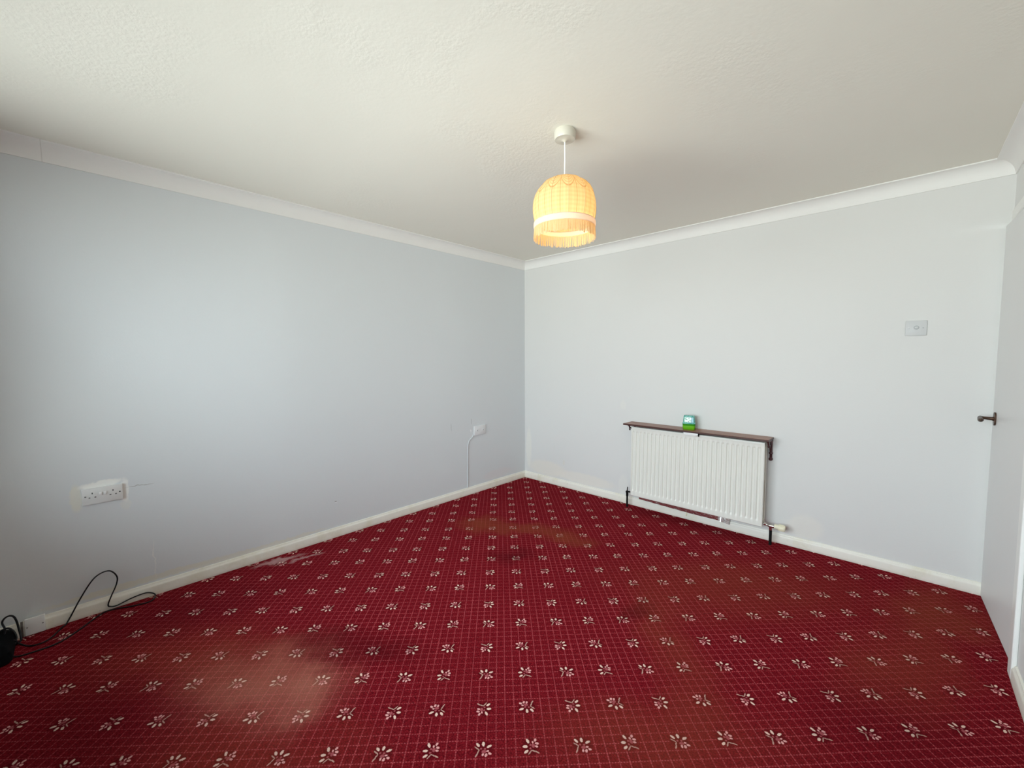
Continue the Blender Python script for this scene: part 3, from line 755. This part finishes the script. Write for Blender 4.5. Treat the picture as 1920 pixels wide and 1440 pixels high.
# ------------------------------------------------------------------ sockets on the left wall (plate faces +x)
def double_socket(y0, y1, z0, z1, label):
    yc, zc = (y0+y1)/2, (z0+z1)/2; w, h = (y1-y0)/2, (z1-z0)/2
    t = thing('double_socket', label, 'socket', (0, yc, zc))
    MB().box(0.0004, 0.010, -w, w, -h, h, 0.003).build('face_plate', M_socket, t, True)
    for sgn in (-1, 1):
        for dy, dz, hw, hh in ((0.0, 0.016, 0.0022, 0.0042), (-0.011, -0.006, 0.0034, 0.0022), (0.011, -0.006, 0.0034, 0.0022)):
            yy = sgn*0.040 + dy
            MB().box(0.0092, 0.0102, yy-hw, yy+hw, dz-hh, dz+hh).build('pin_hole', M_hole, t)
        MB().box(0.0095, 0.0145, sgn*0.0085-0.0055, sgn*0.0085+0.0055, 0.000, 0.018, 0.002,
                 mat=Matrix.Identity(4)).build('rocker_switch', M_plastic, t, True)
        MB().cyl((0.0095, sgn*0.0665, 0.002), (0.0106, sgn*0.0665, 0.002), 0.0036, 12).build('screw', M_hole if sgn > 0 else M_screw, t, True)
    return t
double_socket(-3.517, -3.359, 0.596, 0.682, 'white double plug socket low on the left wall, old paint showing around it')
p2 = thing('wall_plate', 'small white double wall plate on the left wall near the room corner', 'wall plate', (0, -0.698, 0.632))
MB().box(0.0004, 0.010, -0.078, 0.078, -0.048, 0.048, 0.003).build('face_plate', M_plastic_old, p2, True)
for y in (-0.038, 0.040):
    m = MB(); m.cyl((0.0095, y, 0.0), (0.0125, y, 0.0), 0.011, 18); m.build('outlet', M_plastic_old, p2, True)
    MB().cyl((0.012, y, 0.0), (0.0130, y, 0.0), 0.005, 12).build('outlet_hole', M_screw, p2, True)
M_lcable = simple('cable painted like the wall', (0.63, 0.655, 0.67), 0.7, 0, 0.04, 30, 0, 0.2)
o = MB().tube([(0.0048, -0.782, 0.600), (0.0048, -0.792, 0.578), (0.0048, -0.815, 0.560), (0.0048, -0.838, 0.545), (0.0048, -0.852, 0.515), (0.0048, -0.859, 0.44), (0.0048, -0.862, 0.30), (0.0048, -0.864, 0.15), (0.0048, -0.865, 0.0725)], 0.0040, 8, 4).build('painted_cable', M_lcable, None, True)
tag(o, 'thin painted-over cable running down the left wall from the small plate to the skirting', 'cable')

# box on the skirting, lower left
jb = thing('junction_box', 'small white box with two screws on the skirting at the lower left', 'junction box', (0.016, -3.708, 0.0))
MB().box(0.0003, 0.012, -0.034, 0.034, 0.003, 0.088, 0.003).build('face_plate', M_plastic, jb, True)
for y, z in ((-0.026, 0.045), (0.026, 0.047)):
    MB().cyl((0.0115, y, z), (0.0128, y, z), 0.003, 10).build('screw', M_screw, jb, True)

# ------------------------------------------------------------------ black unit with its cord, lower left corner
ad = thing('power_unit', 'black unit lying at the lower left edge with a long looping black cord', 'power unit', (0.13, -3.86, 0))
def rel(pts): return [(x-0.13, y+3.86, z) for x, y, z in pts]
m = loft(MB(), [(0.125, 0.085, 0.030, 0.0), (0.135, 0.092, 0.035, 0.010), (0.130, 0.088, 0.035, 0.050), (0.105, 0.068, 0.030, 0.072), (0.070, 0.040, 0.020, 0.078)])
m.build('housing', M_blackbox, ad, True)
cord = rel([(0.19, -3.80, 0.070), (0.115, -3.775, 0.045), (0.098, -3.753, 0.006), (0.150, -3.716, 0.0042), (0.147, -3.664, 0.0042), (0.060, -3.618, 0.006), (0.030, -3.599, 0.012),
    (0.027, -3.551, 0.108), (0.027, -3.502, 0.191), (0.027, -3.465, 0.219), (0.027, -3.430, 0.217), (0.027, -3.406, 0.177), (0.027, -3.410, 0.134),
    (0.027, -3.434, 0.074), (0.027, -3.447, 0.034), (0.027, -3.439, 0.020), (0.027, -3.412, 0.015), (0.027, -3.357, 0.029), (0.027, -3.300, 0.035), (0.027, -3.268, 0.024),
    (0.034, -3.253, 0.008), (0.075, -3.267, 0.0042), (0.089, -3.296, 0.0042), (0.071, -3.361, 0.0042), (0.040, -3.423, 0.0042), (0.045, -3.475, 0.0042), (0.146, -3.556, 0.0042),
    (0.213, -3.628, 0.0042), (0.221, -3.695, 0.0042), (0.212, -3.760, 0.006), (0.19, -3.80, 0.03)])
MB().tube(cord, 0.0033, 8, 7).build('cord', M_black, ad, True)
loop = rel([(0.09, -3.80, 0.070), (0.055, -3.800, 0.085), (0.042, -3.808, 0.112), (0.040, -3.800, 0.130), (0.040, -3.785, 0.136), (0.040, -3.772, 0.126), (0.042, -3.764, 0.100), (0.050, -3.758, 0.060), (0.075, -3.752, 0.018), (0.10, -3.765, 0.012)])
MB().tube(loop, 0.0040, 8, 6).build('cord_loop', M_black, ad, True)
loop2 = rel([(0.05, -3.83, 0.070), (0.060, -3.795, 0.088), (0.070, -3.775, 0.070), (0.085, -3.765, 0.040), (0.11, -3.77, 0.02)])
MB().tube(loop2, 0.0040, 8, 6).build('cord_loop', M_black, ad, True)

# ------------------------------------------------------------------ pendant lamp
LXY = (1.934, -1.892)
lamp = thing('pendant_lamp', 'lit cream domed fabric lampshade with fringe hanging from the ceiling', 'lamp', (LXY[0], LXY[1], CEIL))
MB().lathe([(0.047, -0.0003), (0.0495, -0.004), (0.0485, -0.036), (0.046, -0.041), (0.020, -0.042), (0.008, -0.048), (0.005, -0.052)], 48).build('ceiling_rose', M_rose, lamp, True)
MB().tube([(0, 0, -0.046), (0.001, 0, -0.12), (0, 0, -0.205)], 0.0032, 10).build('flex', M_plastic, lamp, True)
MB().lathe([(0.005, -0.196), (0.010, -0.200), (0.014, -0.212), (0.018, -0.216), (0.018, -0.250), (0.013, -0.256), (0.013, -0.275)], 24).build('bulb_holder', M_plastic, lamp, True)
RIM = 2.0 - CEIL
sh = MB(); NS = 12*12
prof = [(0.022, 0.2030), (0.050, 0.1995), (0.078, 0.1910), (0.102, 0.1760), (0.122, 0.1550), (0.137, 0.1280), (0.1455, 0.098), (0.148, 0.070), (0.1465, 0.042), (0.142, 0.018), (0.1385, 0.0)]
rings = []
for (r, z) in prof:
    ring = []
    for i in range(NS):
        a = 2*PI*i/NS + SH0
        t = (i % 12)/12.0
        rr = r*(1 - 0.020*math.sin(PI*t)) if z < 0.198 else r
        ring.append(sh.bm.verts.new((rr*math.cos(a), rr*math.sin(a), z)))
    rings.append(ring)
for a_, b_ in zip(rings, rings[1:]):
    for i in range(NS): sh.bm.faces.new((a_[i], b_[i], b_[(i+1) % NS], a_[(i+1) % NS]))
shade = sh.build('lamp_shade', M_shade, lamp, True, (0, 0, RIM))
m = MB()
for k in range(12):
    a = SH0 + 2*PI*k/12
    m.tube([(r*1.004*math.cos(a), r*1.004*math.sin(a), z) for r, z in prof], 0.0011, 6)
m.build('seam', simple('gold seam piping', (0.62, 0.42, 0.22), 0.7), shade, True)
m = MB(); n = 96                                  # gathered braid round the rim
rings = []
for (dr, z) in ((0.001, 0.004), (0.004, 0.001), (0.0045, -0.020), (0.002, -0.025)):
    rings.append([m.bm.verts.new(((0.1395+dr+0.0012*(i % 2))*math.cos(2*PI*i/n), (0.1395+dr+0.0012*(i % 2))*math.sin(2*PI*i/n), z)) for i in range(n)])
for a_, b_ in zip(rings, rings[1:]):
    for i in range(n): m.bm.faces.new((a_[i], b_[i], b_[(i+1) % n], a_[(i+1) % n]))
m.build('braid', M_band, shade, True)
m = MB(); n = 150
for i in range(n):
    a = 2*PI*i/n; w = 0.0022; r0 = 0.142; r1 = 0.1445+random.uniform(-0.003, 0.003)
    zb = -0.073+random.uniform(-0.006, 0.004)
    t_ = Vector((-math.sin(a), math.cos(a), 0)); c_ = Vector((math.cos(a), math.sin(a), 0))
    sk = t_*random.uniform(-0.0025, 0.0025)
    q_ = [c_*r0-t_*w+Vector((0, 0, -0.022)), c_*r0+t_*w+Vector((0, 0, -0.022)), c_*r1+t_*w+sk+Vector((0, 0, zb)), c_*r1-t_*w+sk+Vector((0, 0, zb))]
    f_ = [m.bm.verts.new(p_) for p_ in q_]; g_ = [m.bm.verts.new(p_-c_*0.0012) for p_ in q_]
    m.bm.faces.new(f_); m.bm.faces.new(g_[::-1])
    for k in range(4): m.bm.faces.new((f_[k], g_[k], g_[(k+1) % 4], f_[(k+1) % 4]))
bmesh.ops.recalc_face_normals(m.bm, faces=m.bm.faces[:])
m.build('fringe', M_fringe, shade)
MB().lathe([(0.010, -0.268), (0.013, -0.280), (0.026, -0.305), (0.030, -0.325), (0.026, -0.345), (0.014, -0.357), (0.003, -0.360)], 24).build('bulb', M_bulb, lamp, True)
ld = bpy.data.lights.new('lamp_light', 'POINT'); ld.energy = LAMP_W; ld.color = (1.0, 0.70, 0.36); ld.shadow_soft_size = 0.035
lo = bpy.data.objects.new('lamp_light', ld); C.objects.link(lo); lo.location = (LXY[0], LXY[1], CEIL-0.405)
